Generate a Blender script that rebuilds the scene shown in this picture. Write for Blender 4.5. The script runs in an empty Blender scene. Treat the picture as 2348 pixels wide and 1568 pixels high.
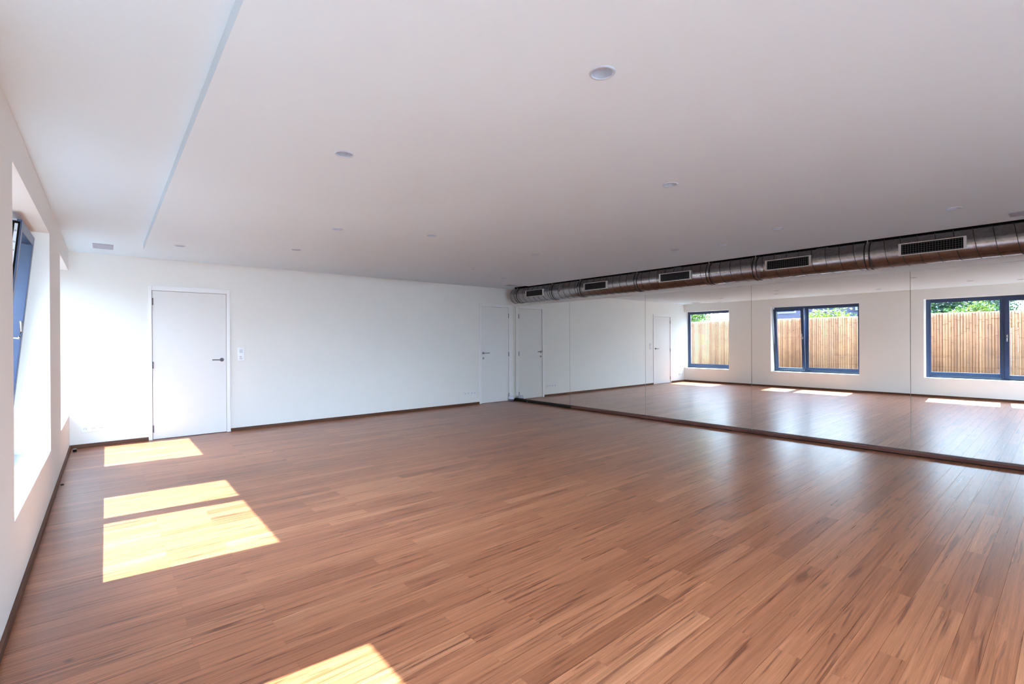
import bpy, bmesh, math, random
from mathutils import Vector, Matrix
random.seed(7)
PI = math.pi
S = bpy.context.scene
C = S.collection

# ------------------------------------------------------------------ camera, sky, sun, exposure
YAW, PITCH, ROLL, FPX = 0.7037, -0.0016, 0.0055, 1097.6
cam_d = bpy.data.cameras.new('camera'); cam = bpy.data.objects.new('camera', cam_d); C.objects.link(cam)
cam_d.sensor_fit = 'HORIZONTAL'; cam_d.sensor_width = 36.0
cam_d.lens = FPX / 2348.0 * 36.0
cam_d.clip_start = 0.02; cam_d.clip_end = 200
fw = Vector((math.sin(YAW) * math.cos(PITCH), math.cos(YAW) * math.cos(PITCH), math.sin(PITCH)))
rt = Vector((math.cos(YAW), -math.sin(YAW), 0)); up = rt.cross(fw)
r2 = rt * math.cos(ROLL) - up * math.sin(ROLL); u2 = up * math.cos(ROLL) + rt * math.sin(ROLL)
m3 = Matrix((r2, u2, -fw)).transposed()
cam.matrix_world = Matrix.Translation((0, 0, 1.3)) @ m3.to_4x4()
S.camera = cam

SKY_BASE, SKY_WEST, SKY_SOUTH = 3.0, 92.0, 54.0
W = bpy.data.worlds.new('world'); S.world = W; W.use_nodes = True
wn = W.node_tree; wn.nodes.clear()
wo = wn.nodes.new('ShaderNodeOutputWorld'); wb = wn.nodes.new('ShaderNodeBackground')
wt = wn.nodes.new('ShaderNodeTexCoord'); wsx = wn.nodes.new('ShaderNodeSeparateXYZ'); wr = wn.nodes.new('ShaderNodeValToRGB')
wn.links.new(wt.outputs['Generated'], wsx.inputs[0]); wn.links.new(wsx.outputs['Z'], wr.inputs['Fac'])
wr.color_ramp.elements[0].position = 0.0; wr.color_ramp.elements[0].color = (0.64, 0.82, 1.0, 1)
wr.color_ramp.elements[1].position = 0.75; wr.color_ramp.elements[1].color = (0.42, 0.62, 1.0, 1)
# sky with bright lobes: west on the sun's side, south added as room fill
wn.links.new(wr.outputs[0], wb.inputs['Color'])
acc = None
for vec, amp, pw_ in (((-0.86, 0.43, 0.27), SKY_WEST, 7.0), ((0.04, -0.94, 0.33), SKY_SOUTH, 5.0)):
    wd = wn.nodes.new('ShaderNodeVectorMath'); wd.operation = 'DOT_PRODUCT'; wn.links.new(wt.outputs['Generated'], wd.inputs[0]); wd.inputs[1].default_value = vec
    wm = wn.nodes.new('ShaderNodeMath'); wm.operation = 'MAXIMUM'; wn.links.new(wd.outputs['Value'], wm.inputs[0]); wm.inputs[1].default_value = 0
    wp = wn.nodes.new('ShaderNodeMath'); wp.operation = 'POWER'; wn.links.new(wm.outputs[0], wp.inputs[0]); wp.inputs[1].default_value = pw_
    wa = wn.nodes.new('ShaderNodeMath'); wa.operation = 'MULTIPLY_ADD'; wn.links.new(wp.outputs[0], wa.inputs[0]); wa.inputs[1].default_value = amp
    if acc is None: wa.inputs[2].default_value = SKY_BASE
    else: wn.links.new(acc, wa.inputs[2])
    acc = wa.outputs[0]
wn.links.new(acc, wb.inputs['Strength'])
wn.links.new(wb.outputs[0], wo.inputs[0])

sun_d = bpy.data.lights.new('sun', 'SUN'); sun = bpy.data.objects.new('sun', sun_d); C.objects.link(sun)
sun_d.energy = 36.0; sun_d.color = (0.75, 0.98, 1.03); sun_d.angle = 0.009
sdir = Vector((1.0, -0.072, -1.294)).normalized()
sun.rotation_euler = sdir.to_track_quat('-Z', 'Y').to_euler()

S.view_settings.view_transform = 'Standard'; S.view_settings.look = 'None'
S.view_settings.gamma = 1.0; S.view_settings.exposure = 0.50
S.view_settings.use_curve_mapping = False
try:
    S.cycles.max_bounces = 14; S.cycles.diffuse_bounces = 8; S.cycles.glossy_bounces = 6; S.cycles.transparent_max_bounces = 12
    S.cycles.use_denoising = True; S.cycles.sample_clamp_indirect = 8.0
except Exception:
    pass

# ------------------------------------------------------------------ room numbers (metres)
AX = -0.347; DY = 8.034; H = 2.439; PZ = 2.374; BACK = -3.6; OUT = -0.80
def mirx(y): return 6.8577 - 0.0042 * (y - DY)
FX = -0.60          # inner face of window frames
W0, W1 = 0.4257, 2.2015

# ------------------------------------------------------------------ materials
def nodes(m):
    m.use_nodes = True; nt = m.node_tree; return nt, nt.nodes['Principled BSDF']
def mat(name, col, rough=0.5, metal=0.0, spec=0.5, noise=0.0, nscale=8.0, bump=0.0, bscale=60.0):
    m = bpy.data.materials.new(name); nt, b = nodes(m)
    b.inputs['Base Color'].default_value = (*col, 1); b.inputs['Roughness'].default_value = rough
    b.inputs['Metallic'].default_value = metal; b.inputs['Specular IOR Level'].default_value = spec
    tc = nt.nodes.new('ShaderNodeTexCoord')
    if noise:
        n = nt.nodes.new('ShaderNodeTexNoise'); n.inputs['Scale'].default_value = nscale; n.inputs['Detail'].default_value = 4
        nt.links.new(tc.outputs['Object'], n.inputs['Vector'])
        r = nt.nodes.new('ShaderNodeValToRGB')
        r.color_ramp.elements[0].position = 0.3; r.color_ramp.elements[1].position = 0.7
        r.color_ramp.elements[0].color = (*[c * (1 - noise) for c in col], 1)
        r.color_ramp.elements[1].color = (*[min(1, c * (1 + noise)) for c in col], 1)
        nt.links.new(n.outputs['Fac'], r.inputs[0]); nt.links.new(r.outputs[0], b.inputs['Base Color'])
    if bump:
        n = nt.nodes.new('ShaderNodeTexNoise'); n.inputs['Scale'].default_value = bscale; n.inputs['Detail'].default_value = 5
        nt.links.new(tc.outputs['Object'], n.inputs['Vector'])
        bp = nt.nodes.new('ShaderNodeBump'); bp.inputs['Strength'].default_value = bump; bp.inputs['Distance'].default_value = 0.002
        nt.links.new(n.outputs['Fac'], bp.inputs['Height']); nt.links.new(bp.outputs[0], b.inputs['Normal'])
    return m

M = {}
M['wall'] = mat('warm_white_plaster', (0.81, 0.79, 0.755), 0.75, spec=0.2, noise=0.012, nscale=1.3, bump=0.12, bscale=140)  # warm tint keeps the walls near neutral under the bluish light
M['ceil'] = mat('bounce_corrected_ceiling_white', (0.710, 0.805, 0.870), 0.8, spec=0.2, noise=0.012, nscale=0.8, bump=0.08, bscale=120)  # neutral white tinted blue to offset the pink bounce from the floor
M['door'] = mat('white_door_lacquer', (0.77, 0.755, 0.74), 0.5, spec=0.25, noise=0.008, nscale=2)
M['casing'] = mat('white_casing_paint', (0.82, 0.80, 0.80), 0.35, spec=0.4)
M['plastic'] = mat('white_plastic', (0.80, 0.80, 0.80), 0.3, spec=0.5)
M['lampwhite'] = mat('cool_white_lacquer', (0.50, 0.56, 0.65), 0.35, spec=0.5)
M['plastic_grey'] = mat('pale_grey_plastic', (0.50, 0.49, 0.52), 0.4)
M['vent'] = mat('blue_grey_vent_plastic', (0.42, 0.43, 0.52), 0.5)
M['frame'] = mat('anthracite_blue_aluminium', (0.026, 0.048, 0.115), 0.30, spec=0.6, noise=0.05, nscale=30)
M['gasket'] = mat('black_rubber', (0.008, 0.008, 0.009), 0.6)
M['steel'] = mat('brushed_steel', (0.42, 0.41, 0.42), 0.30, metal=1.0, noise=0.06, nscale=60)
M['darksteel'] = mat('dark_hinge_steel', (0.20, 0.19, 0.20), 0.5, metal=1.0)
M['black'] = mat('black_and_gap_shade', (0.006, 0.006, 0.006), 0.9, spec=0.1)  # flat black, also used to paint the shade inside gaps and holes
M['blackwood'] = mat('black_stained_wood', (0.012, 0.008, 0.006), 0.7, spec=0.1, noise=0.3, nscale=30)
M['mirror'] = mat('silvered_glass', (0.93, 0.935, 0.90), 0.0, metal=1.0)
M['mirroredge'] = mat('mirror_edge_glass', (0.10, 0.13, 0.12), 0.25)
M['outwall'] = mat('dark_outside_brick', (0.20, 0.12, 0.09), 0.8, noise=0.05)
M['canwhite'] = mat('frosted_white_plastic', (0.62, 0.64, 0.72), 0.35)
M['canpurple'] = mat('grey_purple_plastic', (0.16, 0.12, 0.18), 0.4)

def floor_material():
    m = bpy.data.materials.new('strand_bamboo_floor'); nt, b = nodes(m); N = nt.nodes; Lk = nt.links.new
    def math_(op, a, bb=None, c=None):
        n = N.new('ShaderNodeMath'); n.operation = op
        for i, v in enumerate((a, bb, c)):
            if v is None: continue
            if isinstance(v, (int, float)): n.inputs[i].default_value = v
            else: Lk(v, n.inputs[i])
        return n.outputs[0]
    tc = N.new('ShaderNodeTexCoord'); sp = N.new('ShaderNodeSeparateXYZ'); Lk(tc.outputs['Object'], sp.inputs[0])
    x, y = sp.outputs['X'], sp.outputs['Y']
    w, L = 0.0955, 0.9345
    ry = math_('DIVIDE', math_('SUBTRACT', y, 0.344 - 100 * w), w)
    row = math_('FLOOR', ry); fy = math_('FRACT', ry)
    par = math_('MODULO', row, 2.0)                         # odd rows are shifted by a third of a board
    rx = math_('DIVIDE', math_('SUBTRACT', x, math_('ADD', 0.28 - 30 * L, math_('MULTIPLY', par, 0.305))), L)
    col = math_('FLOOR', rx); fx = math_('FRACT', rx)
    idv = N.new('ShaderNodeCombineXYZ'); Lk(row, idv.inputs[0]); Lk(col, idv.inputs[1])
    wn_ = N.new('ShaderNodeTexWhiteNoise'); wn_.noise_dimensions = '3D'; Lk(idv.outputs[0], wn_.inputs['Vector'])
    rnd = wn_.outputs['Value']
    # grain stretched along X, different in every board
    gx = math_('ADD', math_('MULTIPLY', x, 1.0), math_('MULTIPLY', rnd, 37.0))
    gv = N.new('ShaderNodeCombineXYZ'); Lk(math_('MULTIPLY', gx, 1.0), gv.inputs[0]); Lk(math_('MULTIPLY', y, 60.0), gv.inputs[1]); Lk(math_('MULTIPLY', rnd, 11.0), gv.inputs[2])
    n1 = N.new('ShaderNodeTexNoise'); n1.inputs['Scale'].default_value = 1.0; n1.inputs['Detail'].default_value = 7; n1.inputs['Roughness'].default_value = 0.65; n1.inputs['Distortion'].default_value = 0.6; Lk(gv.outputs[0], n1.inputs['Vector'])
    gv2 = N.new('ShaderNodeCombineXYZ'); Lk(math_('MULTIPLY', gx, 1.3), gv2.inputs[0]); Lk(math_('MULTIPLY', y, 26.0), gv2.inputs[1]); Lk(math_('MULTIPLY', rnd, 5.0), gv2.inputs[2])
    n2 = N.new('ShaderNodeTexNoise'); n2.inputs['Scale'].default_value = 1.0; n2.inputs['Detail'].default_value = 5; n2.inputs['Distortion'].default_value = 1.6; Lk(gv2.outputs[0], n2.inputs['Vector'])
    gv3 = N.new('ShaderNodeCombineXYZ'); Lk(math_('MULTIPLY', gx, 7.0), gv3.inputs[0]); Lk(math_('MULTIPLY', y, 260.0), gv3.inputs[1])
    n3 = N.new('ShaderNodeTexNoise'); n3.inputs['Scale'].default_value = 1.0; n3.inputs['Detail'].default_value = 3; Lk(gv3.outputs[0], n3.inputs['Vector'])
    # board tone
    r0 = N.new('ShaderNodeValToRGB'); e = r0.color_ramp.elements
    e[0].position = 0.0; e[0].color = (0.235, 0.076, 0.030, 1); e[1].position = 1.0; e[1].color = (0.400, 0.155, 0.068, 1)
    for p, c in ((0.12, (0.275, 0.092, 0.038, 1)), (0.5, (0.315, 0.108, 0.045, 1)), (0.88, (0.345, 0.124, 0.052, 1))):
        q = e.new(p); q.color = c
    Lk(rnd, r0.inputs[0])
    r1 = N.new('ShaderNodeValToRGB'); e = r1.color_ramp.elements
    e[0].position = 0.30; e[0].color = (0.62, 0.56, 0.53, 1); e[1].position = 0.72; e[1].color = (1.28, 1.32, 1.37, 1)
    q = e.new(0.5); q.color = (1.0, 1.0, 1.0, 1)
    Lk(n1.outputs['Fac'], r1.inputs[0])
    mx = N.new('ShaderNodeMix'); mx.data_type = 'RGBA'; mx.blend_type = 'MULTIPLY'; mx.inputs['Factor'].default_value = 1.0
    Lk(r0.outputs[0], mx.inputs['A']); Lk(r1.outputs[0], mx.inputs['B'])
    r2_ = N.new('ShaderNodeValToRGB'); e = r2_.color_ramp.elements    # sparse dark charred streaks and pale ones
    e[0].position = 0.33; e[0].color = (0.42, 0.36, 0.34, 1); e[1].position = 0.43; e[1].color = (1, 1, 1, 1)
    q = e.new(0.62); q.color = (1, 1, 1, 1); q = e.new(0.72); q.color = (1.32, 1.40, 1.45, 1)
    Lk(n2.outputs['Fac'], r2_.inputs[0])
    m2 = N.new('ShaderNodeMix'); m2.data_type = 'RGBA'; m2.blend_type = 'MULTIPLY'; m2.inputs['Factor'].default_value = 0.85
    Lk(mx.outputs['Result'], m2.inputs['A']); Lk(r2_.outputs[0], m2.inputs['B'])
    r3 = N.new('ShaderNodeValToRGB'); e = r3.color_ramp.elements
    e[0].position = 0.25; e[0].color = (0.78, 0.76, 0.74, 1); e[1].position = 0.75; e[1].color = (1.18, 1.20, 1.22, 1)
    Lk(n3.outputs['Fac'], r3.inputs[0])
    m3_ = N.new('ShaderNodeMix'); m3_.data_type = 'RGBA'; m3_.blend_type = 'MULTIPLY'; m3_.inputs['Factor'].default_value = 0.8
    Lk(m2.outputs['Result'], m3_.inputs['A']); Lk(r3.outputs[0], m3_.inputs['B'])
    # joints
    ey = math_('MULTIPLY', math_('MINIMUM', fy, math_('SUBTRACT', 1.0, fy)), w)
    ex = math_('MULTIPLY', math_('MINIMUM', fx, math_('SUBTRACT', 1.0, fx)), L)
    ed = math_('MINIMUM', ey, math_('ADD', ex, 0.0006))
    mr = N.new('ShaderNodeMapRange'); mr.inputs['From Min'].default_value = 0.0004; mr.inputs['From Max'].default_value = 0.0012; mr.clamp = True
    Lk(ed, mr.inputs['Value'])
    # one dark spot near the window wall
    dv = N.new('ShaderNodeVectorMath'); dv.operation = 'DISTANCE'; Lk(tc.outputs['Object'], dv.inputs[0]); dv.inputs[1].default_value = (-0.123, 2.678, 0)
    ms = N.new('ShaderNodeMapRange'); ms.inputs['From Min'].default_value = 0.006; ms.inputs['From Max'].default_value = 0.022; ms.inputs['To Min'].default_value = 0.45; ms.clamp = True
    Lk(dv.outputs['Value'], ms.inputs['Value'])
    dk = math_('MULTIPLY', math_('ADD', math_('MULTIPLY', mr.outputs[0], 0.42), 0.58), ms.outputs[0])
    cb = N.new('ShaderNodeCombineXYZ'); [Lk(dk, cb.inputs[i]) for i in range(3)]
    m4 = N.new('ShaderNodeMix'); m4.data_type = 'RGBA'; m4.blend_type = 'MULTIPLY'; m4.inputs['Factor'].default_value = 1.0
    Lk(m3_.outputs['Result'], m4.inputs['A']); Lk(cb.outputs[0], m4.inputs['B'])
    Lk(m4.outputs['Result'], b.inputs['Base Color'])
    rr = N.new('ShaderNodeMapRange'); rr.inputs['To Min'].default_value = 0.24; rr.inputs['To Max'].default_value = 0.34
    Lk(n1.outputs['Fac'], rr.inputs['Value']); Lk(rr.outputs[0], b.inputs['Roughness'])
    Lk(math_('MULTIPLY', mr.outputs[0], 0.55), b.inputs['Specular IOR Level'])
    bp = N.new('ShaderNodeBump'); bp.inputs['Strength'].default_value = 0.25; bp.inputs['Distance'].default_value = 0.0012
    hh = math_('ADD', math_('MULTIPLY', n1.outputs['Fac'], 0.25), math_('MULTIPLY', mr.outputs[0], 0.8))
    Lk(hh, bp.inputs['Height']); Lk(bp.outputs[0], b.inputs['Normal'])
    return m
M['floor'] = floor_material()

def wood_mat(name, dark, light, axis='Y', rough=0.4):
    m = bpy.data.materials.new(name); nt, b = nodes(m); N = nt.nodes
    tc = N.new('ShaderNodeTexCoord'); mp = N.new('ShaderNodeMapping')
    mp.inputs['Scale'].default_value = (70, 2.2, 70) if axis == 'Y' else (2.2, 70, 70)
    nt.links.new(tc.outputs['Object'], mp.inputs[0])
    n = N.new('ShaderNodeTexNoise'); n.inputs['Scale'].default_value = 1; n.inputs['Detail'].default_value = 6; n.inputs['Distortion'].default_value = .5
    nt.links.new(mp.outputs[0], n.inputs['Vector'])
    r = N.new('ShaderNodeValToRGB'); r.color_ramp.elements[0].position = .3; r.color_ramp.elements[1].position = .75
    r.color_ramp.elements[0].color = (*dark, 1); r.color_ramp.elements[1].color = (*light, 1)
    nt.links.new(n.outputs['Fac'], r.inputs[0]); nt.links.new(r.outputs[0], b.inputs['Base Color'])
    b.inputs['Roughness'].default_value = 0.6; b.inputs['Specular IOR Level'].default_value = 0.2
    return m
M['skirtY'] = wood_mat('brown_skirting_wood', (0.075, 0.030, 0.017), (0.165, 0.072, 0.040))
M['skirtX'] = wood_mat('brown_skirting_wood_far', (0.075, 0.030, 0.017), (0.165, 0.072, 0.040), 'X')
M['skirtR'] = wood_mat('reddish_base_wood', (0.06, 0.018, 0.012), (0.17, 0.060, 0.042))

def glass_mat():
    m = bpy.data.materials.new('window_glass'); m.use_nodes = True; nt = m.node_tree; N = nt.nodes; N.clear()
    o = N.new('ShaderNodeOutputMaterial'); t = N.new('ShaderNodeBsdfTransparent'); t.inputs[0].default_value = (0.93, 0.96, 0.97, 1)
    g = N.new('ShaderNodeBsdfGlossy'); g.inputs['Roughness'].default_value = 0.0; g.inputs[0].default_value = (1, 1, 1, 1)
    lw = N.new('ShaderNodeLayerWeight'); lw.inputs['Blend'].default_value = 0.5
    pw = N.new('ShaderNodeMath'); pw.operation = 'POWER'; nt.links.new(lw.outputs['Facing'], pw.inputs[0]); pw.inputs[1].default_value = 5
    f = N.new('ShaderNodeMath'); f.operation = 'MULTIPLY_ADD'; nt.links.new(pw.outputs[0], f.inputs[0]); f.inputs[1].default_value = 0.96; f.inputs[2].default_value = 0.04
    mx = N.new('ShaderNodeMixShader')
    nt.links.new(f.outputs[0], mx.inputs[0]); nt.links.new(t.outputs[0], mx.inputs[1]); nt.links.new(g.outputs[0], mx.inputs[2]); nt.links.new(mx.outputs[0], o.inputs[0])
    return m
M['glass'] = glass_mat()

def galv_mat():
    m = bpy.data.materials.new('galvanised_steel'); nt, b = nodes(m); N = nt.nodes
    b.inputs['Metallic'].default_value = 1.0
    tc = N.new('ShaderNodeTexCoord'); v = N.new('ShaderNodeTexVoronoi'); v.inputs['Scale'].default_value = 45
    nt.links.new(tc.outputs['Object'], v.inputs['Vector'])
    r = N.new('ShaderNodeValToRGB'); r.color_ramp.elements[0].color = (0.30, 0.285, 0.28, 1); r.color_ramp.elements[1].color = (0.42, 0.40, 0.395, 1)
    nt.links.new(v.outputs['Color'], r.inputs[0])
    n = N.new('ShaderNodeTexNoise'); n.inputs['Scale'].default_value = 2.5; n.inputs['Detail'].default_value = 5; nt.links.new(tc.outputs['Object'], n.inputs['Vector'])
    mr = N.new('ShaderNodeMapRange'); mr.inputs['To Min'].default_value = 0.18; mr.inputs['To Max'].default_value = 0.32
    nt.links.new(n.outputs['Fac'], mr.inputs['Value']); nt.links.new(mr.outputs[0], b.inputs['Roughness'])
    nt.links.new(r.outputs[0], b.inputs['Base Color'])
    return m
M['galv'] = galv_mat()
M['alu'] = mat('pale_anodised_aluminium', (0.62, 0.60, 0.58), 0.4, metal=0.6)
M['blade'] = mat('dark_grille_blade', (0.10, 0.10, 0.10), 0.45, metal=0.5)
M['rail_metal'] = mat('pale_zinc_rail', (0.62, 0.64, 0.66), 0.4, metal=0.4)
M['handle'] = mat('dark_satin_handle_steel', (0.17, 0.16, 0.17), 0.42, metal=1.0)
M['seam'] = mat('dark_lock_seam', (0.05, 0.047, 0.045), 0.45, metal=0.8)

def bamboo_mat():
    m = bpy.data.materials.new('split_bamboo'); nt, b = nodes(m); N = nt.nodes
    tc = N.new('ShaderNodeTexCoord'); sp = N.new('ShaderNodeSeparateXYZ'); nt.links.new(tc.outputs['Object'], sp.inputs[0])
    d = N.new('ShaderNodeMath'); d.operation = 'DIVIDE'; nt.links.new(sp.outputs['Y'], d.inputs[0]); d.inputs[1].default_value = 0.0555
    f = N.new('ShaderNodeMath'); f.operation = 'FLOOR'; nt.links.new(d.outputs[0], f.inputs[0])
    w = N.new('ShaderNodeTexWhiteNoise'); w.noise_dimensions = '1D'; nt.links.new(f.outputs[0], w.inputs['W'])
    r = N.new('ShaderNodeValToRGB'); r.color_ramp.elements[0].color = (0.320, 0.165, 0.090, 1); r.color_ramp.elements[1].color = (0.520, 0.325, 0.185, 1)
    nt.links.new(w.outputs['Value'], r.inputs[0])
    n = N.new('ShaderNodeTexNoise'); n.inputs['Scale'].default_value = 3; n.inputs['Detail'].default_value = 5
    nt.links.new(tc.outputs['Object'], n.inputs['Vector'])
    r2 = N.new('ShaderNodeValToRGB'); r2.color_ramp.elements[0].position = .3; r2.color_ramp.elements[1].position = .7
    r2.color_ramp.elements[0].color = (0.8, 0.8, 0.8, 1); r2.color_ramp.elements[1].color = (1.15, 1.15, 1.1, 1)
    nt.links.new(n.outputs['Fac'], r2.inputs[0])
    mx = N.new('ShaderNodeMix'); mx.data_type = 'RGBA'; mx.blend_type = 'MULTIPLY'; mx.inputs['Factor'].default_value = 1
    nt.links.new(r.outputs[0], mx.inputs['A']); nt.links.new(r2.outputs[0], mx.inputs['B'])
    nt.links.new(mx.outputs['Result'], b.inputs['Base Color']); b.inputs['Roughness'].default_value = .5
    return m
M['bamboo'] = bamboo_mat()
M['node'] = mat('bamboo_node', (0.26, 0.14, 0.07), 0.6)
M['rail'] = mat('weathered_fence_rail', (0.30, 0.20, 0.12), 0.7, noise=0.2)
M['leaf_light'] = mat('yellow_green_leaves', (0.20, 0.30, 0.035), 0.5, noise=0.35, nscale=6)
M['leaf_mid'] = mat('fresh_green_leaves', (0.06, 0.17, 0.025), 0.5, noise=0.35, nscale=6)
M['leaf_dark'] = mat('dark_green_leaves', (0.012, 0.045, 0.040), 0.5, noise=0.35, nscale=6)
M['bark'] = mat('grey_brown_bark', (0.10, 0.07, 0.05), 0.8, noise=0.3)
M['gravel'] = mat('pale_patio_paving', (0.42, 0.38, 0.34), 0.8, noise=0.15, nscale=14)
M['slate'] = mat('dark_slate', (0.05, 0.055, 0.09), 0.6, noise=0.2)
M['outwhite'] = mat('white_facade_render', (0.78, 0.76, 0.74), 0.7)
M['housetrim'] = mat('grey_window_trim', (0.20, 0.21, 0.26), 0.6)
M['darkpane'] = mat('dark_window_pane', (0.03, 0.04, 0.07), 0.1)

def brick_mat():
    m = bpy.data.materials.new('blue_grey_brick'); nt, b = nodes(m); N = nt.nodes
    tc = N.new('ShaderNodeTexCoord'); mp = N.new('ShaderNodeMapping'); mp.inputs['Rotation'].default_value = (0, PI / 2, 0)
    sp = N.new('ShaderNodeSeparateXYZ'); cb = N.new('ShaderNodeCombineXYZ')
    nt.links.new(tc.outputs['Object'], sp.inputs[0]); nt.links.new(sp.outputs['Y'], cb.inputs[0]); nt.links.new(sp.outputs['Z'], cb.inputs[1])
    br = N.new('ShaderNodeTexBrick'); br.inputs['Scale'].default_value = 1.0; br.inputs['Brick Width'].default_value = .22; br.inputs['Row Height'].default_value = .07
    br.inputs['Mortar Size'].default_value = .008; br.inputs['Color1'].default_value = (.035, .035, .075, 1); br.inputs['Color2'].default_value = (.055, .05, .10, 1); br.inputs['Mortar'].default_value = (.10, .10, .14, 1)
    nt.links.new(cb.outputs[0], br.inputs['Vector']); nt.links.new(br.outputs['Color'], b.inputs['Base Color']); b.inputs['Roughness'].default_value = .85
    return m
M['brick'] = brick_mat()

# ------------------------------------------------------------------ mesh helpers
def box(bm, x0, x1, y0, y1, z0, z1, mi=0):
    vs = [bm.verts.new((x, y, z)) for x in (x0, x1) for y in (y0, y1) for z in (z0, z1)]
    for q in ((0, 1, 3, 2), (4, 6, 7, 5), (0, 4, 5, 1), (2, 3, 7, 6), (0, 2, 6, 4), (1, 5, 7, 3)):
        f = bm.faces.new([vs[i] for i in q]); f.material_index = mi
    return vs
def tube(bm, p0, p1, r, n=12, r1=None, caps=True, mi=0):
    p0, p1 = Vector(p0), Vector(p1); d = (p1 - p0).normalized()
    a = d.orthogonal().normalized(); b = d.cross(a); r1 = r if r1 is None else r1
    A = [bm.verts.new(p0 + (a * math.cos(t) + b * math.sin(t)) * r) for t in [2 * PI * i / n for i in range(n)]]
    B = [bm.verts.new(p1 + (a * math.cos(t) + b * math.sin(t)) * r1) for t in [2 * PI * i / n for i in range(n)]]
    for i in range(n):
        f = bm.faces.new((A[i], A[(i + 1) % n], B[(i + 1) % n], B[i])); f.smooth = True; f.material_index = mi
    if caps:
        bm.faces.new(A[::-1]).material_index = mi; bm.faces.new(B).material_index = mi
def sweep(bm, pts, r, n=6, mi=0):
    rings = []
    for i, p in enumerate(pts):
        p = Vector(p); d = (Vector(pts[min(i + 1, len(pts) - 1)]) - Vector(pts[max(i - 1, 0)])).normalized()
        a = Vector((0, 0, 1)).cross(d); a = a.normalized() if a.length > 1e-3 else d.orthogonal().normalized(); b = d.cross(a)
        rings.append([bm.verts.new(p + (a * math.cos(t) + b * math.sin(t)) * r) for t in [2 * PI * k / n for k in range(n)]])
    for q, s in zip(rings, rings[1:]):
        for k in range(n):
            f = bm.faces.new((q[k], q[(k + 1) % n], s[(k + 1) % n], s[k])); f.smooth = True; f.material_index = mi
    bm.faces.new(rings[0][::-1]); bm.faces.new(rings[-1])
def lathe(bm, prof, n=32, c=(0, 0, 0), axis='Z', mi=0, smooth=True):
    rings = []
    for r, h in prof:
        ring = []
        for i in range(n):
            t = 2 * PI * i / n; a, b = r * math.cos(t), r * math.sin(t)
            p = (c[0] + a, c[1] + b, c[2] + h) if axis == 'Z' else ((c[0] + a, c[1] + h, c[2] + b) if axis == 'Y' else (c[0] + h, c[1] + a, c[2] + b))
            ring.append(bm.verts.new(p))
        rings.append(ring)
    for q, s in zip(rings, rings[1:]):
        for i in range(n):
            f = bm.faces.new((q[i], q[(i + 1) % n], s[(i + 1) % n], s[i])); f.smooth = smooth; f.material_index = mi
    return rings
def obj(name, bm, mats, parent=None, bevel=0.0, fix=True):
    if fix: bmesh.ops.recalc_face_normals(bm, faces=bm.faces[:])
    me = bpy.data.meshes.new(name); bm.to_mesh(me); bm.free()
    for m_ in (mats if isinstance(mats, (list, tuple)) else [mats]): me.materials.append(m_)
    o = bpy.data.objects.new(name, me); C.objects.link(o)
    if parent: o.parent = parent
    if bevel:
        md = o.modifiers.new('bevel', 'BEVEL'); md.width = bevel; md.segments = 2; md.limit_method = 'ANGLE'
    return o
def bx(name, m, x0, x1, y0, y1, z0, z1, parent=None, bevel=0.0):
    bm = bmesh.new(); box(bm, x0, x1, y0, y1, z0, z1); return obj(name, bm, m, parent, bevel)
def thing(name, label, cat, loc=(0, 0, 0), rotz=0, group=None):
    o = bpy.data.objects.new(name, None); C.objects.link(o); o.empty_display_size = .1
    o.location = loc; o.rotation_euler = (0, 0, rotz); o['label'] = label; o['category'] = cat
    if group: o['group'] = group
    return o
def tag(o, label, cat, group=None):
    o['label'] = label; o['category'] = cat
    if group: o['group'] = group
    return o
def struct(o, label=None, cat=None):
    o['kind'] = 'structure'
    if label: o['label'] = label
    if cat: o['category'] = cat
    return o
def root_struct(name, label, cat, loc=(0, 0, 0)):
    o = bpy.data.objects.new(name, None); C.objects.link(o); o.location = loc
    return struct(o, label, cat)
def dup(root, loc, label, rotz=None):
    r = root.copy(); C.objects.link(r); r.location = loc; r['label'] = label
    if rotz is not None: r.rotation_euler = (0, 0, rotz)
    for ch in list(root.children):
        c = ch.copy(); C.objects.link(c); c.parent = r
        for g in list(ch.children):
            d_ = g.copy(); C.objects.link(d_); d_.parent = c
    return r

# ------------------------------------------------------------------ room shell
bm = bmesh.new(); box(bm, AX, 7.2, BACK, DY + 0.05, -0.12, 0)
struct(obj('floor', bm, M['floor']), 'reddish brown strand bamboo board floor with patches of sun', 'floor')

WIN = [(6.5975, DY), (3.385, 5.425), (0.127, 2.1665), (-3.10, -1.06)]
bm = bmesh.new()
edges = [DY + 0.2] if False else []
ys = sorted([v for w_ in WIN for v in w_])
box(bm, OUT, AX, BACK - .3, DY, -0.12, W0)                       # below the sills
box(bm, OUT + .12, AX, BACK - .3, DY, W1, 2.75)                  # above the heads
box(bm, OUT, OUT + .12, BACK - .3, DY, 2.142, 6.5)               # outer leaf hangs slightly lower; unseen storey added on top to shade the fence
seg = [BACK - .3] + ys
for a_, b_ in zip(seg[0::2], seg[1::2]):
    if b_ - a_ > .01: box(bm, OUT, AX, a_, b_, W0, W1)
for f in bm.faces:
    if f.calc_center_median().x < OUT + .0005: f.material_index = 1
struct(obj('wall_left', bm, [M['wall'], M['outwall']]), 'white plaster wall with the deep window openings on the left', 'wall')

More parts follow.
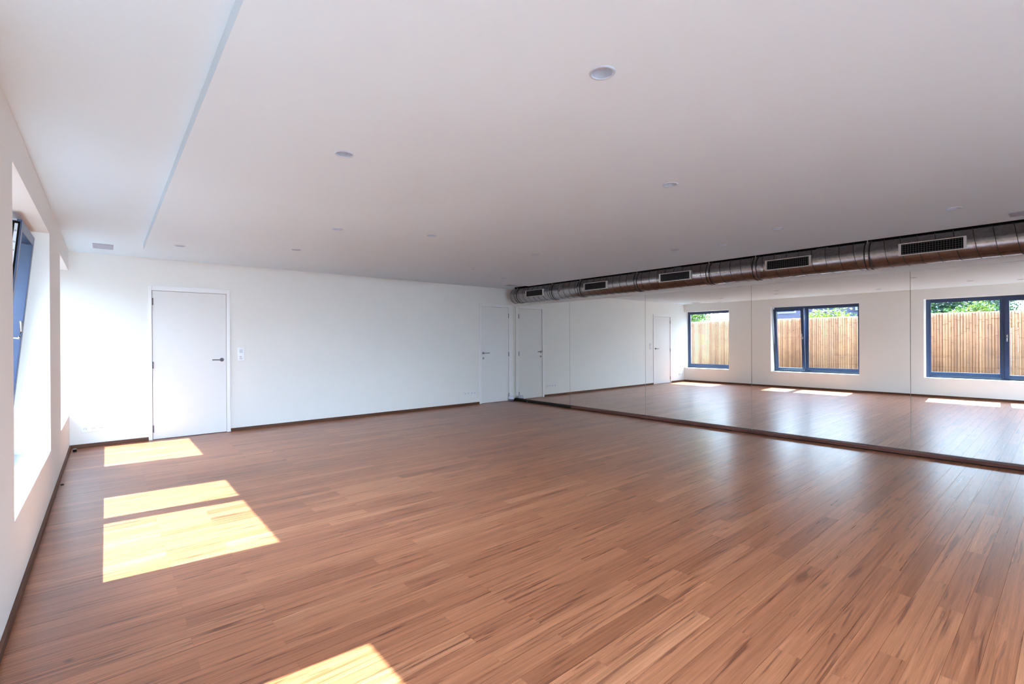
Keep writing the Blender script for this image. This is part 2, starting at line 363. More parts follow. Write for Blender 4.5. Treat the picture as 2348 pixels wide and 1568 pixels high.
# far wall with shallow recesses for the two doors
D1 = (0.478, 1.340, 2.006); D2 = (5.982, 6.712, 2.028)
bm = bmesh.new()
box(bm, OUT, 7.2, DY + .06, DY + .3, -0.12, 2.75)
for a_, b_ in ((OUT, D1[0] - .004), (D1[1] + .004, D2[0] - .004), (D2[1] + .004, 7.2)):
    box(bm, a_, b_, DY, DY + .06, 0, 2.75)
box(bm, D1[0] - .004, D1[1] + .004, DY, DY + .06, D1[2] + .004, 2.75)
box(bm, D2[0] - .004, D2[1] + .004, DY, DY + .06, D2[2] + .004, 2.75)
struct(obj('wall_far', bm, M['wall']), 'white plaster far wall holding the two white doors', 'wall')

# right wall follows the mirrors, which run very slightly off parallel
bm = bmesh.new(); v = []
for y in (BACK - .3, DY):
    for x in (mirx(y) + .006, mirx(y) + .25):
        for z in (-0.12, 2.75): v.append(bm.verts.new((x, y, z)))
for q in ((0, 1, 3, 2), (4, 6, 7, 5), (0, 4, 5, 1), (2, 3, 7, 6), (0, 2, 6, 4), (1, 5, 7, 3)): bm.faces.new([v[i] for i in q])
struct(obj('wall_right', bm, M['wall']), 'white wall strip above and behind the mirror panels', 'wall')
# wall behind the camera
BW = (0.0, 3.0, 0.1, 2.3)
bm = bmesh.new()
box(bm, AX, BW[0], BACK - .3, BACK, -0.12, 2.75); box(bm, BW[1], 7.2, BACK - .3, BACK, -0.12, 2.75)
box(bm, BW[0], BW[1], BACK - .3, BACK, -0.12, BW[2]); box(bm, BW[0], BW[1], BACK - .3, BACK, BW[3], 2.75)
struct(obj('wall_back', bm, M['wall']), 'white wall behind the camera with an added wide fill-light window', 'wall')

# ceiling: outer field at H, lowered flat panel with holes for the downlights
PX0, PX1, PY1, PY0 = 0.335, 6.31, 6.93, BACK + .9
LIGHTS = [(1.523, 1.226, 'ceiling downlight nearest the camera, its deep cup clearly seen'),
          (1.044, 2.702, 'second ceiling downlight, between the long ceiling step and the nearest lamp'),
          (2.970, 1.809, 'ceiling downlight alone in the middle of the ceiling, right of the nearest lamp'),
          (1.686, 4.539, 'left ceiling downlight of the close pair in mid ceiling'),
          (2.523, 4.217, 'right ceiling downlight of the close pair in mid ceiling'),
          (0.630, 6.399, 'far left ceiling downlight by the corner of the ceiling step'),
          (1.690, 5.843, 'far ceiling downlight, next right of the one at the step corner'),
          (4.069, 4.336, 'ceiling downlight straight above the far end of the round duct'),
          (4.183, 5.779, 'ceiling downlight above the top of the far right door'),
          (5.187, 6.328, 'farthest and smallest ceiling downlight, by the far corner where the duct ends'),
          (4.964, 1.862, 'ceiling downlight above the second-nearest duct grille, right one of three in a row'),
          (5.323, 2.580, 'middle ceiling downlight of three in a row along the duct'),
          (5.157, 3.083, 'leftmost ceiling downlight of three in a row along the duct'),
          (5.333, 0.650, 'rightmost ceiling downlight, above the nearest duct grille'),
          (1.080, 0.600, 'ceiling downlight seen only in the mirror, near the right picture edge')]
pb = bmesh.new(); box(pb, PX0, PX1, PY0, PY1, PZ, H)
panel = obj('panel_tmp', pb, M['ceil'])
cb_ = bmesh.new()
for lx, ly, _ in LIGHTS: tube(cb_, (lx, ly, PZ - .05), (lx, ly, PZ + .048), 0.0475, n=32)
cut = obj('cut_tmp', cb_, M['ceil'])
md = panel.modifiers.new('b', 'BOOLEAN'); md.object = cut; md.operation = 'DIFFERENCE'; md.solver = 'EXACT'
dg = bpy.context.evaluated_depsgraph_get(); pm = bpy.data.meshes.new_from_object(panel.evaluated_get(dg))
bm = bmesh.new(); bm.from_mesh(pm)
bpy.data.objects.remove(panel); bpy.data.objects.remove(cut); bpy.data.meshes.remove(pm)
box(bm, OUT + .12, 7.2, BACK, DY + .05, H + .0005, H + .3)
struct(obj('ceiling', bm, M['ceil'], fix=False), 'white ceiling with a large slightly lowered flat panel', 'ceiling')

# skirting
SK = .045
bm = bmesh.new(); box(bm, AX, AX + .015, BACK, DY - .0, 0, SK)
struct(obj('baseboard_left', bm, M['skirtY'], bevel=.002), 'low brown wooden skirting along the window wall', 'skirting')
bm = bmesh.new(); box(bm, AX + .015, 0.430, DY - .015, DY, 0, SK); box(bm, 1.394, 5.914, DY - .015, DY, 0, SK)
struct(obj('baseboard_far', bm, M['skirtX'], bevel=.002), 'low brown wooden skirting between and beside the far doors', 'skirting')
def rightstrip(name, y0, y1, m, dx0, dx1, z0, z1, **k):
    bm = bmesh.new(); v = []
    for y in (y0, y1):
        for x in (mirx(y) - dx0, mirx(y) - dx1):
            for z in (z0, z1): v.append(bm.verts.new((x, y, z)))
    for q in ((0, 1, 3, 2), (4, 6, 7, 5), (0, 4, 5, 1), (2, 3, 7, 6), (0, 2, 6, 4), (1, 5, 7, 3)): bm.faces.new([v[i] for i in q])
    return obj(name, bm, m, **k)
struct(rightstrip('baseboard_right', BACK, 6.285, M['skirtR'], .062, .007, .010, .045, bevel=.002), 'reddish dark wooden base strip under the mirror panels', 'skirting')
struct(rightstrip('trim_1', 6.290, DY - .001, M['blackwood'], .062, .007, .0, .043), 'black strip under the farthest mirror, by the corner', 'trim')
struct(rightstrip('base_gap_shade', BACK, 6.289, M['black'], .050, .007, .0, .010), 'black strip painted as the shadow gap under the mirror base strip', 'trim')  # solid black put in for the shade below the base strip

# ------------------------------------------------------------------ doors
def lever(parent, x, z, y, direction, disc=True):
    bm = bmesh.new()
    if disc: lathe(bm, [(0, -.012), (.024, -.012), (.026, -.009), (.026, 0)], 28, (x, y, z), 'Y')
    else: box(bm, x - .022, x + .022, y - .010, y, z - .022, z + .022)
    h = obj('door_handle', bm, M['handle'], parent, bevel=.001 if not disc else 0)
    bm = bmesh.new()
    tube(bm, (x, y - .010, z), (x, y - .052, z), .0095, 16)
    if disc: sweep(bm, [(x, y - .046, z), (x + direction * .03, y - .050, z), (x + direction * .125, y - .050, z + .001)], .0085, 12)
    else: box(bm, min(x, x + direction * .135), max(x, x + direction * .135), y - .058, y - .044, z - .009, z + .009)
    obj('lever', bm, M['handle'], h, bevel=.0015)
def make_door(name, label, x0, x1, top, ox0, ox1, otop, hinge_x, hinges, hx, hdir, disc, keyhole):
    r = root_struct(name, label, 'door')
    bm = bmesh.new(); yc = DY - .015
    box(bm, ox0, x0 - .005, yc, DY, 0, otop); box(bm, x1 + .005, ox1, yc, DY, 0, otop); box(bm, x0 - .005, x1 + .005, yc, DY, top + .005, otop)
    obj('door_casing', bm, M['casing'], r, bevel=.003)
    bm = bmesh.new(); box(bm, x0 - .0035, x1 + .0035, DY + .047, DY + .0595, 0.0, top + .0035)
    obj('door_gap_shade', bm, M['black'], r)  # black sheet painted as the shade in the gap around the leaf
    bm = bmesh.new(); box(bm, x0, x1, DY - .002, DY + .040, .006, top)
    obj('door_leaf', bm, M['door'], r, bevel=.0015)
    for hz in hinges:
        bm = bmesh.new(); s = 1 if hinge_x < (x0 + x1) / 2 else -1
        for k in range(3): tube(bm, (hinge_x, DY - .016, hz - .047 + k * .032), (hinge_x, DY - .016, hz - .047 + k * .032 + .030), .0075, 14)
        obj('hinge', bm, M['darksteel'], r)
    lever(r, hx, 1.055, DY - .002, hdir, disc)
    if keyhole:
        bm = bmesh.new(); lathe(bm, [(.0, -.008), (.010, -.008), (.0105, -.004), (.0225, -.006), (.0245, -.004), (.0245, 0)], 28, (hx + .004, DY - .002, .945), 'Y')
        e = obj('keyhole_rosette', bm, M['steel'], r)
        bm = bmesh.new(); tube(bm, (hx + .004, DY - .0115, .949), (hx + .004, DY - .009, .949), .0042, 12); box(bm, hx + .0018, hx + .0062, DY - .0115, DY - .009, .934, .948)
        obj('keyhole', bm, M['black'], e)
    return r
make_door('door_1', 'white flush door with round-rose lever handle on its right, by the window wall', D1[0], D1[1], D1[2], 0.432, 1.390, 2.075, D1[0] + .003, (1.86, 1.005, .147), 1.284, -1, True, False)
make_door('door_2', 'white flush door with lever handle on its left, in the far corner by the mirrors', D2[0], D2[1], D2[2], 5.918, 6.800, 2.090, D2[1] - .002, (1.855, 1.02, .125), 6.020, 1, False, True)

# ------------------------------------------------------------------ windows
def bars(bm, x0, x1, y0, y1, z0, z1, wl, wr, wb_, wt_):
    box(bm, x0, x1, y0, y0 + wl, z0, z1); box(bm, x0, x1, y1 - wr, y1, z0, z1)
    box(bm, x0, x1, y0 + wl, y1 - wr, z0, z0 + wb_); box(bm, x0, x1, y0 + wl, y1 - wr, z1 - wt_, z1)
def window_handle(parent, x, y, z, s=1):
    bm = bmesh.new(); box(bm, x, x + .010, y - .014, y + .014, z - .035, z + .035)
    tube(bm, (x + .008, y, z), (x + .045, y, z), .008, 12)
    sweep(bm, [(x + .045, y, z + s * .008), (x + .052, y, z - s * .004), (x + .056, y, z - s * .045), (x + .050, y, z - s * .115)], .0085, 10)
    obj('window_handle', bm, M['steel'], parent, bevel=.001)
def fixed_pane(parent, y0, y1, z0, z1):
    bm = bmesh.new(); box(bm, FX - .045, FX - .039, y0, y1, z0, z1); return obj('glass_pane', bm, M['glass'], parent)
def sash(parent, y0, y1, z0, z1, w_, tilt, handle_y):
    e = bpy.data.objects.new('sash', None); C.objects.link(e); e.parent = parent
    e.location = (FX + .002, 0, z0); e.rotation_euler = (0, tilt, 0)
    bm = bmesh.new(); h = z1 - z0
    bars(bm, -.055, .014, y0, y1, 0, h, w_, w_, w_, w_)
    obj('sash_frame', bm, M['frame'], e, bevel=.003)
    bm = bmesh.new(); box(bm, -.030, -.024, y0 + w_ - .01, y1 - w_ + .01, w_ - .01, h - w_ + .01)
    obj('glass_pane', bm, M['glass'], e)
    window_handle(e, .014, handle_y, 1.35 - z0, -1 if tilt else 1)
    return e
def window(name, label, y0, y1, split=None, small_side=None, tilt=0, handle=None, fy0=.075, fy1=.06):
    r = root_struct(name, label, 'window')
    z0, z1 = W0 + .002, W1 - .002
    yy0, yy1 = y0 + .001, y1 - .001
    bm = bmesh.new(); bars(bm, FX - .075, FX, yy0, yy1, z0, z1, .055, .055, .060, .060)
    if split: box(bm, FX - .075, FX, split - .035, split + .035, z0 + .060, z1 - .060)
    obj('window_frame', bm, M['frame'], r, bevel=.003)
    bm = bmesh.new()                                              # glazing beads that narrow the fixed light
    def fixed(a, b):
        bars(bm, FX - .030, FX - .004, a, b, z0 + .060, z1 - .060, .030, .030, .065, .022)
        fixed_pane(r, a + .01, b - .01, z0 + .07, z1 - .07)
    if split is None: fixed(yy0 + .055, yy1 - .055)
    elif small_side == 'far': fixed(yy0 + .055, split - .035)
    else: fixed(split + .035, yy1 - .055)
    obj('glazing_bead', bm, M['frame'], r, bevel=.002)
    if split:
        a, b = (split + .012, yy1 - .030) if small_side == 'far' else (yy0 + .030, split - .012)
        sash(r, a, b, z0 + .035, z1 - .045, .068, tilt, handle)
    bm = bmesh.new(); box(bm, OUT - .04, FX - .075, yy0 - .0, yy1, z0 - .001, z0 + .012)
    obj('outer_sill', bm, M['slate'], r)
    return r
window('window_1', 'single fixed dark-framed window next to the far corner', WIN[0][0], WIN[0][1])
window('window_2', 'dark-framed window with the narrow sash tilted inwards at the top', WIN[1][0], WIN[1][1], 4.635, 'far', math.atan2(.150, 1.63), 4.680)
window('window_3', 'dark-framed window seen in the mirror by the right edge, sash shut', WIN[2][0], WIN[2][1], .915, 'near', 0, .868)
window('window_4', 'dark-framed window on the left wall behind the camera', WIN[3][0], WIN[3][1], -1.85, 'far', 0, -1.80)
# scissor stay and locking gear along the near stile of the tilted sash
w2 = bpy.data.objects['window_2']
bm = bmesh.new()
tp = lambda f, dy, s=0: (FX + .016 + .150 * f + s, 4.640 + dy, W0 + .04 + 1.66 * f)
box(bm, FX + .0, FX + .145, 4.642, 4.656, 2.138, 2.150)
sweep(bm, [(FX - .01, 4.66, 2.146), (FX + .06, 4.95, 2.148), (FX + .13, 5.20, 2.146)], .006, 8)
obj('scissor_stay', bm, M['steel'], w2)
sa = [c for c in w2.children if c.name.startswith('sash')][0]; SY = 4.647; SH = (W1 - .002 - .045) - (W0 + .002 + .035)
g = bx('rail_groove', M['black'], -.034, .006, SY - .0015, SY, .015, SH - .015, sa)
g = bx('locking_rail', M['rail_metal'], -.020, -.004, SY - .0045, SY - .0015, .06, SH - .03, sa, .001)
bm = bmesh.new()
for f in (.03, .075, .11, .45, .80): lathe(bm, [(.001, -.0075), (.0062, -.0070), (.0065, -.0040)], 14, (-.012, SY, SH - .03 - SH * f), 'Y')
obj('locking_cams', bm, M['steel'], sa)

# unseen wide window added behind the camera to let fill light in
r = root_struct('fill_window', 'unseen wide window added behind the camera for fill light', 'window')
x0, x1, z0, z1 = BW; yb = BACK - .2
bm = bmesh.new()
for a, b, c, d in ((x0, x0 + .07, z0, z1), (x1 - .07, x1, z0, z1), (x0 + .07, x1 - .07, z0, z0 + .07), (x0 + .07, x1 - .07, z1 - .07, z1), ((x0 + x1) / 2 - .05, (x0 + x1) / 2 + .05, z0 + .07, z1 - .07)):
    box(bm, a, b, yb - .07, yb, c, d)
obj('window_frame', bm, M['frame'], r, bevel=.003)  # frame of the added fill window
bm = bmesh.new(); box(bm, x0 + .05, x1 - .05, yb - .04, yb - .034, z0 + .05, z1 - .05); obj('glass_pane', bm, M['glass'], r)

# ------------------------------------------------------------------ mirrors
seams = [DY - .012, 6.357, 4.655, 2.934, 1.202, -0.52, -2.24]
mlab = ['farthest mirror panel, touching the corner by the far door', 'second mirror panel from the far corner, reflecting only bare wall', 'third mirror panel from the corner, reflecting the left-hand door and the single window',
        'fourth mirror panel from the corner, reflecting the tilted window', 'nearest large mirror panel, cut by the right picture edge', 'mirror panel beyond the right picture edge']
for i in range(6):
    ya, yb_ = seams[i + 1] + .0026, seams[i] - .0026
    bm = bmesh.new(); v = []
    for y in (ya, yb_):
        for x in (mirx(y), mirx(y) + .005):
            for z in (.033, 2.0636): v.append(bm.verts.new((x, y, z)))
    for k, q in enumerate(((0, 1, 3, 2), (4, 6, 7, 5), (0, 4, 5, 1), (2, 3, 7, 6), (0, 2, 6, 4), (1, 5, 7, 3))):
        f = bm.faces.new([v[j] for j in q]); f.material_index = 0 if k == 2 else 1
    o = obj('wall_mirror', bm, [M['mirror'], M['mirroredge']])
    tag(o, mlab[i], 'mirror', 'full-height mirror panels along the right wall')

# ------------------------------------------------------------------ spiral duct
DX, DZ, DR = 6.655, 2.256, 0.157
duct = thing('spiral_duct', 'long round galvanised spiral air duct hung under the ceiling above the mirrors', 'duct', (DX, 0, DZ))
Y1d, Y0d = 7.72, BACK + .02
bm = bmesh.new(); n = 64
lathe(bm, [(DR - .002, Y0d), (DR, Y0d + .002)] + [(DR, Y0d + (Y1d - Y0d) * k / 20) for k in range(1, 20)] + [(DR, Y1d - .002)], n, (0, 0, 0), 'Y')
obj('pipe', bm, M['galv'], duct)
bm = bmesh.new()
lathe(bm, [(0, Y1d - .012), (DR - .02, Y1d - .012), (DR - .012, Y1d - .004), (DR + .003, Y1d), (DR + .003, Y1d - .03)], n, (0, 0, 0), 'Y'); obj('end_cap', bm, M['galv'], duct)
bm = bmesh.new(); pitch = .142; pts = []; turns = (Y1d - Y0d - .06) / pitch
nn = int(turns * 40)
for k in range(nn + 1):
    t = 2 * PI * k / 40; pts.append(((DR + .0008) * math.cos(-t), Y0d + .03 + pitch * k / 40, (DR + .0008) * math.sin(-t)))
# thin flat lock-seam ridge following the helix
rings = []
for k, p in enumerate(pts):
    rd = Vector((p[0], 0, p[2])).normalized(); ring = []
    for dy, dr in ((-.0030, -.001), (-.0018, .0022), (.0018, .0022), (.0030, -.001)):
        ring.append(bm.verts.new(Vector(p) + rd * dr + Vector((0, dy, 0))))
    rings.append(ring)
for a, b in zip(rings, rings[1:]):
    for j in range(3):
        f = bm.faces.new((a[j], a[j + 1], b[j + 1], b[j])); f.smooth = False
obj('spiral_seam', bm, M['seam'], duct)
bm = bmesh.new(); box(bm, -.045, .06, Y0d + .02, Y1d - .03, .150, H - DZ - .001)  # solid black box standing in for the shaded gap above the duct
obj('duct_gap_shade', bm, M['black'], duct)['label'] = 'black strip painted as the shade between duct and ceiling'
for cy in (7.53, 6.51, 5.80, 4.587, 3.374, 2.735, 1.516, .10, -1.15, -2.4):
    bm = bmesh.new()
    lathe(bm, [(DR, -.020), (DR + .004, -.020), (DR + .005, -.012), (DR + .005, .012), (DR + .004, .020), (DR, .020)], n, (0, cy, 0), 'Y')
    c_ = obj('clamp', bm, M['galv'], duct)
    bm = bmesh.new()
    for dy in (-.023, .023): lathe(bm, [(DR, -.0055), (DR + .007, -.0045), (DR + .007, .0045), (DR, .0055)], n, (0, cy + dy, 0), 'Y')
    obj('rubber_ring', bm, M['gasket'], c_)
    bm = bmesh.new(); a_ = math.radians(182)
    box(bm, (DR + .012) * math.cos(a_) - .010, (DR + .012) * math.cos(a_) + .012, cy - .006, cy + .006, -.014, .010)
    obj('clamp_screw', bm, M['steel'], c_)
    bm = bmesh.new(); tube(bm, (-.112, cy, .115), (-.112, cy, H - DZ), .005, 8)
    obj('hanger_rod', bm, M['steel'], c_)
for gi, (g1, g0) in enumerate(((7.216, 6.697), (5.663, 5.149), (4.142, 3.618), (2.593, 2.067), (1.230, .698), (-.30, -.82))):
    zt, zb, xf = .062, -.066, -(DR + .014)
    bm = bmesh.new(); t_ = .009
    for a, b, c, d in ((g0, g0 + .022, zb, zt), (g1 - .022, g1, zb, zt), (g0 + .022, g1 - .022, zb, zb + t_), (g0 + .022, g1 - .022, zt - t_, zt)):
        box(bm, xf - .004, xf + .045, a, b, c, d)
    fr = obj('air_grille', bm, M['alu'], duct, bevel=.0015); fr['label'] = 'pale-edged rectangular air grille'
    bm = bmesh.new(); box(bm, xf + .0115, xf + .0135, g0 + .015, g1 - .015, zb + .004, zt - .004); obj('grille_shade_plate', bm, M['black'], fr)  # black plate stands in for the shade inside the grille
    bm = bmesh.new(); nb = 22
    for k in range(nb):
        y = g0 + .035 + (g1 - g0 - .07) * k / (nb - 1); box(bm, xf + .0005, xf + .006, y - .0013, y + .0013, zb + t_, zt - t_)
    obj('vertical_blades', bm, M['blade'], fr)
    bm = bmesh.new()
    for k in range(5):
        z = zb + t_ + .012 + k * .0215; box(bm, xf + .0070, xf + .0105, g0 + .03, g1 - .03, z - .0012, z + .0012)
    obj('horizontal_blades', bm, M['blade'], fr)

# ------------------------------------------------------------------ downlights and vents
dl = None
for lx, ly, lab in LIGHTS:
    if dl is None:
        dl = thing('ceiling_downlight', lab, 'ceiling light', (lx, ly, PZ), 0, 'recessed downlights in the lowered ceiling panel')
        bm = bmesh.new(); lathe(bm, [(.0410, .001), (.0412, -.0030), (.0440, -.0045), (.0500, -.0040), (.0530, -.0015), (.0535, .0)], 48)
        obj('trim_ring', bm, M['lampwhite'], dl)
        bm = bmesh.new(); lathe(bm, [(.0412, -.001), (.0400, .012), (.0330, .030), (.0325, .031)], 48); obj('reflector_cup', bm, M['lampwhite'], dl)
        bm = bmesh.new(); rr_ = lathe(bm, [(.0328, .031), (.0300, .0325), (.020, .0335), (.002, .034)], 40); bm.faces.new(rr_[-1])
        obj('lamp_lens', bm, M['plastic_grey'], dl)
    else: dup(dl, (lx, ly, PZ), lab)
def vent(x0, x1, y0, y1, z, label):
    t = thing('ceiling_vent', label, 'vent', ((x0 + x1) / 2, (y0 + y1) / 2, z), 0, 'flat rectangular ceiling vents')
    w_, l_ = (x1 - x0) / 2, (y1 - y0) / 2
    bm = bmesh.new()
    for a, b, c, d in ((-w_, -w_ + .016, -l_, l_), (w_ - .016, w_, -l_, l_), (-w_ + .016, w_ - .016, -l_, -l_ + .016), (-w_ + .016, w_ - .016, l_ - .016, l_)):
        box(bm, a, b, c, d, -.008, 0)
    obj('vent_frame', bm, M['vent'], t, bevel=.002)
    bm = bmesh.new(); k = 0; y = -l_ + .022
    while y < l_ - .02: box(bm, -w_ + .016, w_ - .016, y - .006, y + .006, -.0055, -.0035); y += .014
    box(bm, -w_ + .01, w_ - .01, -l_ + .01, l_ - .01, -.003, -.001)
    obj('vent_slats', bm, M['vent'], t)
vent(-.110, .075, 7.20, 7.54, H, 'blue-grey rectangular ceiling vent in the left far corner')
vent(6.330 - .15, 6.36, 7.21, 7.50, H, 'rectangular ceiling vent above the far door, by the duct end')
vent(5.890, 6.080, .02, .375, PZ, 'rectangular ceiling vent at the right picture edge, beside the duct')

# ------------------------------------------------------------------ switches and sockets
sw = thing('switch_panel', 'white upright wall switch panel right of the left-hand door', 'light switch', (1.53, DY, 1.13))
bx('wall_plate', M['plastic'], -.045, .045, -.010, 0, -.100, .100, sw, .004)
for k, (za, zb) in enumerate(((.012, .080), (-.082, -.006))):
    bx('switch_module', M['plastic_grey'] if False else M['plastic'], -.028, .028, -.0125, -.009, za, zb, sw, .002)
for k in range(4): bx('rocker_button', M['plastic_grey'], -.022, .022, -.0140, -.012, .020 + k * .014, .0285 + k * .014, sw, .001)
bx('thermostat_display', M['plastic_grey'], -.018, .010, -.0140, -.012, -.048, -.028, sw, .001)
bx('thermostat_key', M['plastic_grey'], -.018, .018, -.0140, -.012, -.072, -.058, sw, .001)
def socket(x0, x1, zc, n_, label, tall=.083):
    t = thing('power_socket', label, 'power socket', ((x0 + x1) / 2, DY, zc), 0, 'white wall sockets on the far wall')
    w_ = (x1 - x0) / 2
    bx('wall_plate', M['plastic'], -w_, w_, -.009, 0, -tall / 2, tall / 2, t, .003)
    for k in range(n_):
        cx = -w_ + (k + .5) * 2 * w_ / n_
        bm = bmesh.new(); lathe(bm, [(.0255, -.009), (.0250, -.0125), (.0225, -.0125), (.0205, -.0095), (.0005, -.0095)], 30, (cx, 0, 0), 'Y')
        o = obj('socket_insert', bm, M['plastic'], t)
        bm = bmesh.new()
        for dx in (-.0095, .0095): tube(bm, (cx + dx, -.0098, -.001), (cx + dx, -.0092, -.001), .0032, 12)
        obj('pin_hole', bm, M['black'], o)
        bm = bmesh.new(); tube(bm, (cx, -.024, .010), (cx, -.009, .010), .0028, 10); obj('earth_pin', bm, M['steel'], o)
socket(-.243, -.012, .229, 3, 'white triple wall socket low beside the left-hand door, near the window wall')
socket(5.520, 5.835, .238, 4, 'white four-gang wall socket low on the left of the far door')

# ------------------------------------------------------------------ small things on the floor
t = thing('canister', 'small round white canister with a grey-purple base in the far corner', 'container', (6.722, 7.955, 0))
bm = bmesh.new(); rr_ = lathe(bm, [(.045, 0), (.050, .004), (.064, .030), (.067, .046)], 36); bm.faces.new(rr_[0]); obj('tapered_base', bm, M['canpurple'], t)
bm = bmesh.new(); rr_ = lathe(bm, [(.067, .046), (.0665, .062), (.058, .088), (.045, .104), (.020, .107)], 36); bm.faces.new(rr_[-1]); obj('domed_lid', bm, M['canwhite'], t)
t = thing('door_stop', 'tiny black block with a pale top on the floor near the left far corner', 'door stop', (-.292, 7.800, 0))
bx('block', M['black'], -.017, .017, -.017, .017, 0, .030, t, .001); bx('pale_pad', M['plastic_grey'], -.016, .016, -.016, .016, .030, .034, t)
bm = bmesh.new(); rr_ = lathe(bm, [(.013, 0), (.012, .008), (.008, .012), (.001, .013)], 20, (-.312, 6.034, 0)); bm.faces.new(rr_[0]); bm.faces.new(rr_[-1])
tag(obj('floor_stud', bm, M['gasket']), 'tiny black stud on the floor beside the left skirting', 'stud')
bm = bmesh.new(); box(bm, 6.772, 6.784, 7.50, 7.515, 0, .028); box(bm, 6.760, 6.772, 7.50, 7.515, 0, .008)
tag(obj('metal_clip', bm, M['steel'], bevel=.001), 'tiny metal clip at the foot of the black strip under the far mirror', 'clip')

# ------------------------------------------------------------------ outside: patio, bamboo fence, shrubs, houses
bm = bmesh.new(); box(bm, -60, 40, -40, 60, -.30, -.14); struct(obj('floor_outside', bm, M['gravel']), 'pale paving outside the windows', 'ground')
struct(bx('sky_block_wall', M['outwall'], -9.5, OUT, -6.3, -5.9, -.14, 6.5), 'unseen brick wall added behind the camera to block sky light', 'wall')  # added out of view to keep southern sky off the left windows
fence = thing('bamboo_fence', 'tall fence of upright bamboo canes outside the windows, seen in the mirror', 'fence', (-2.52, 0, -.14))
bm = bmesh.new(); rng = random.Random(3); y = -7.0; k = 0
bn = bmesh.new()
while y < 13.5:
    r_ = .0282 + rng.uniform(-.001, .001); top = 2.10 + rng.uniform(-.006, .006); dxx = rng.uniform(-.004, .004)
    lean = rng.uniform(-.003, .003)
    tube(bm, (dxx, y, 0), (dxx, y + lean, top), r_, 10)
    z = rng.uniform(.1, .5)
    while z < top - .05:
        tube(bn, (dxx, y + lean * z / top, z - .004), (dxx, y + lean * z / top, z + .004), r_ + .003, 10)
        z += rng.uniform(.34, .48)
    y += .0555; k += 1
obj('cane_screen', bm, M['bamboo'], fence); obj('cane_joints', bn, M['node'], fence)
for z in (.35, 1.75):
    bm = bmesh.new(); box(bm, -.085, -.035, -7, 13.5, z, z + .07); obj('fence_rail', bm, M['rail'], fence)

def leafy(name, label, cat, loc, rad, nleaf, mats, trunk=True, seed=1, size=.11, group=None, hgt=None):
    rng = random.Random(seed); t = thing(name, label, cat, loc, 0, group)
    bm = bmesh.new(); cz = hgt if hgt else rad[2]
    lumps = [(rng.uniform(-.55, .55) * rad[0], rng.uniform(-.6, .6) * rad[1], cz + rng.uniform(-.5, .6) * rad[2], rng.uniform(.35, .6)) for _ in range(14)]
    for _ in range(nleaf):
        lx, ly, lz, lr = rng.choice(lumps)
        d_ = Vector((rng.gauss(0, 1), rng.gauss(0, 1), rng.gauss(0, 1))).normalized() * (rng.random() ** .4)
        p = Vector((lx + d_.x * lr * rad[0], ly + d_.y * lr * rad[1], lz + d_.z * lr * rad[2]))
        if p.z < 0.1: continue
        a = Vector((rng.gauss(0, 1), rng.gauss(0, 1), rng.gauss(0, .6))).normalized(); b = a.orthogonal().normalized()
        b = (b * math.cos(rng.random() * 6) + a.cross(b) * math.sin(rng.random() * 6)).normalized()
        s = size * rng.uniform(.6, 1.3)
        tip, base, l, r = p + a * s, p - a * s * .7, p + b * s * .42, p - b * s * .42
        up_ = a.cross(b) * s * .12
        vs = [bm.verts.new(q) for q in (base, l + up_, tip, r + up_)]
        vm = bm.verts.new(p)
        mi = 0 if rng.random() < .6 else 1
        for i in range(4):
            f = bm.faces.new((vs[i], vs[(i + 1) % 4], vm)); f.material_index = mi
    obj('foliage', bm, mats, t, fix=False)
    if trunk:
        bm = bmesh.new(); tube(bm, (0, 0, 0), (0, 0, cz), .07, 10, .03)
        for _ in range(6):
            q = rng.choice(lumps); sweep(bm, [(0, 0, cz * .5), (q[0] * .5, q[1] * .5, cz * .8), (q[0], q[1], q[2])], .02, 6)
        obj('trunk', bm, M['bark'], t)
    return t
G = -.14
leafy('garden_tree', 'bright green tree above the fence, seen in the mirror through the first window', 'tree', (-6.2, 11.0, G), (1.3, .95, 1.5), 12000, [M['leaf_mid'], M['leaf_light']], seed=3, hgt=2.2, size=.06)
leafy('leafy_bush', 'small yellow-green bush top above the fence, left side of the tilted window', 'bush', (-3.7, 7.15, G), (.28, .28, .5), 500, [M['leaf_light'], M['leaf_light']], seed=4, hgt=1.95, size=.06, trunk=True)
leafy('leafy_bush', 'wide yellow-green bush top above the fence, right side of the tilted window', 'bush', (-3.7, 5.05, G), (.35, .8, .5), 1500, [M['leaf_light'], M['leaf_light']], seed=5, hgt=1.95, size=.06, trunk=True)
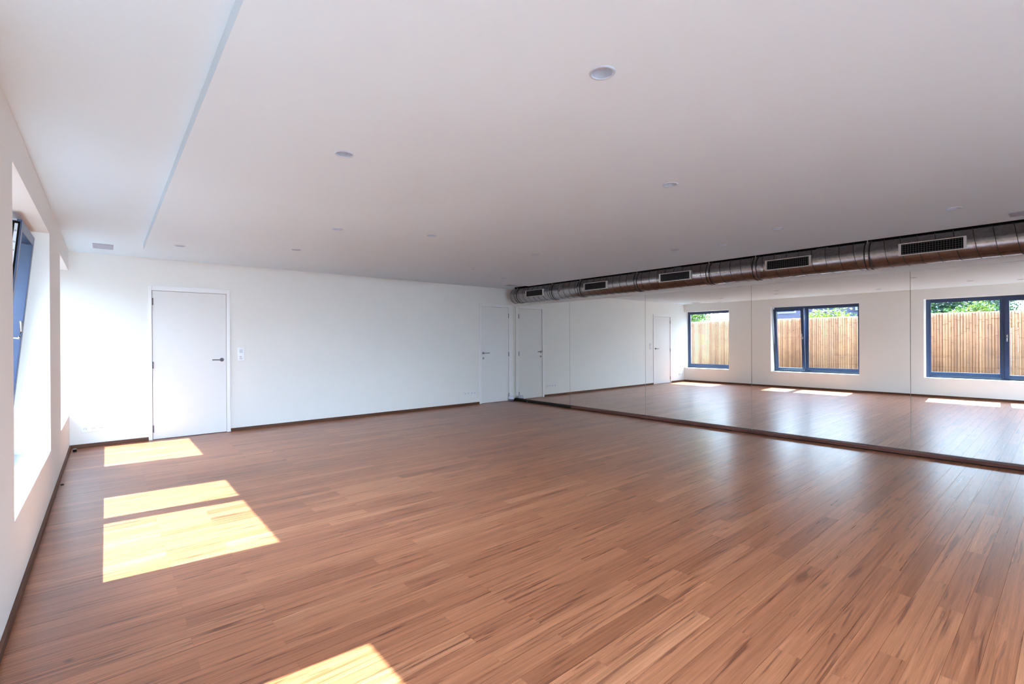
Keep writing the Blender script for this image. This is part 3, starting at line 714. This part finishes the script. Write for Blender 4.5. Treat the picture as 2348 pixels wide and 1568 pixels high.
leafy('garden_hedge', 'dark green hedge behind the fence, seen at the right edge of the mirror', 'hedge', (-6.5, 2.6, G), (1.0, 3.0, 1.0), 22000, [M['leaf_dark'], M['leaf_mid']], seed=8, hgt=2.3, size=.06)
for i, yy in enumerate((.4, 1.75, 3.1)):
    leafy('leafy_bush', ('yellow-green shrub in front of the dark hedge, nearest the right picture edge', 'middle yellow-green shrub in front of the dark hedge', 'yellow-green shrub in front of the dark hedge, farthest left of the three')[i], 'bush',
          (-3.6, yy, G), (.4, .5, .45), 2200, [M['leaf_light'], M['leaf_mid']], seed=20 + i, hgt=1.95, size=.045)
# brick terrace behind the tilted window
bd = thing('brick_house', 'blue-grey brick terrace with white-framed windows behind the fence, seen in the mirror', 'building', (-18, 9.5, G))
bx('facade', M['brick'], -5, 0, -7.5, 3.5, 0, 4.9, bd); bx('roof', M['slate'], -5.3, .3, -7.6, 3.6, 4.9, 5.1, bd)
bx('cornice', M['slate'], 0, .25, -7.5, -1.0, 2.55, 2.95, bd)
for k in range(5):
    for zz in (.6, 3.05):
        y = -6.6 + k * 2.1
        bm = bmesh.new(); bars(bm, .0, .06, y - .6, y + .6, zz, zz + 1.6, .08, .08, .08, .08); f = obj('house_window', bm, M['housetrim'], bd)
        bm = bmesh.new(); box(bm, .005, .02, y - .53, y + .53, zz + .07, zz + 1.53); obj('pane', bm, M['darkpane'], f)
gh = thing('white_house', 'white gabled house behind the green tree, seen in the mirror through the first window', 'building', (-14, 20.5, G))
bm = bmesh.new(); box(bm, -6, 0, -3.5, 3.5, 0, 3.0); obj('facade', bm, M['outwhite'], gh)
bm = bmesh.new(); vs = [bm.verts.new(p) for p in ((.2, -3.8, 2.95), (.2, 3.8, 2.95), (.2, 0, 5.2), (-6.2, -3.8, 2.95), (-6.2, 3.8, 2.95), (-6.2, 0, 5.2))]
for q in ((0, 1, 2), (5, 4, 3), (0, 2, 5, 3), (1, 4, 5, 2), (0, 3, 4, 1)): bm.faces.new([vs[i] for i in q])
obj('roof', bm, M['outwhite'], gh)
bm = bmesh.new(); box(bm, .0, .03, -.6, .6, 1.0, 2.4); obj('house_window', bm, M['darkpane'], gh)
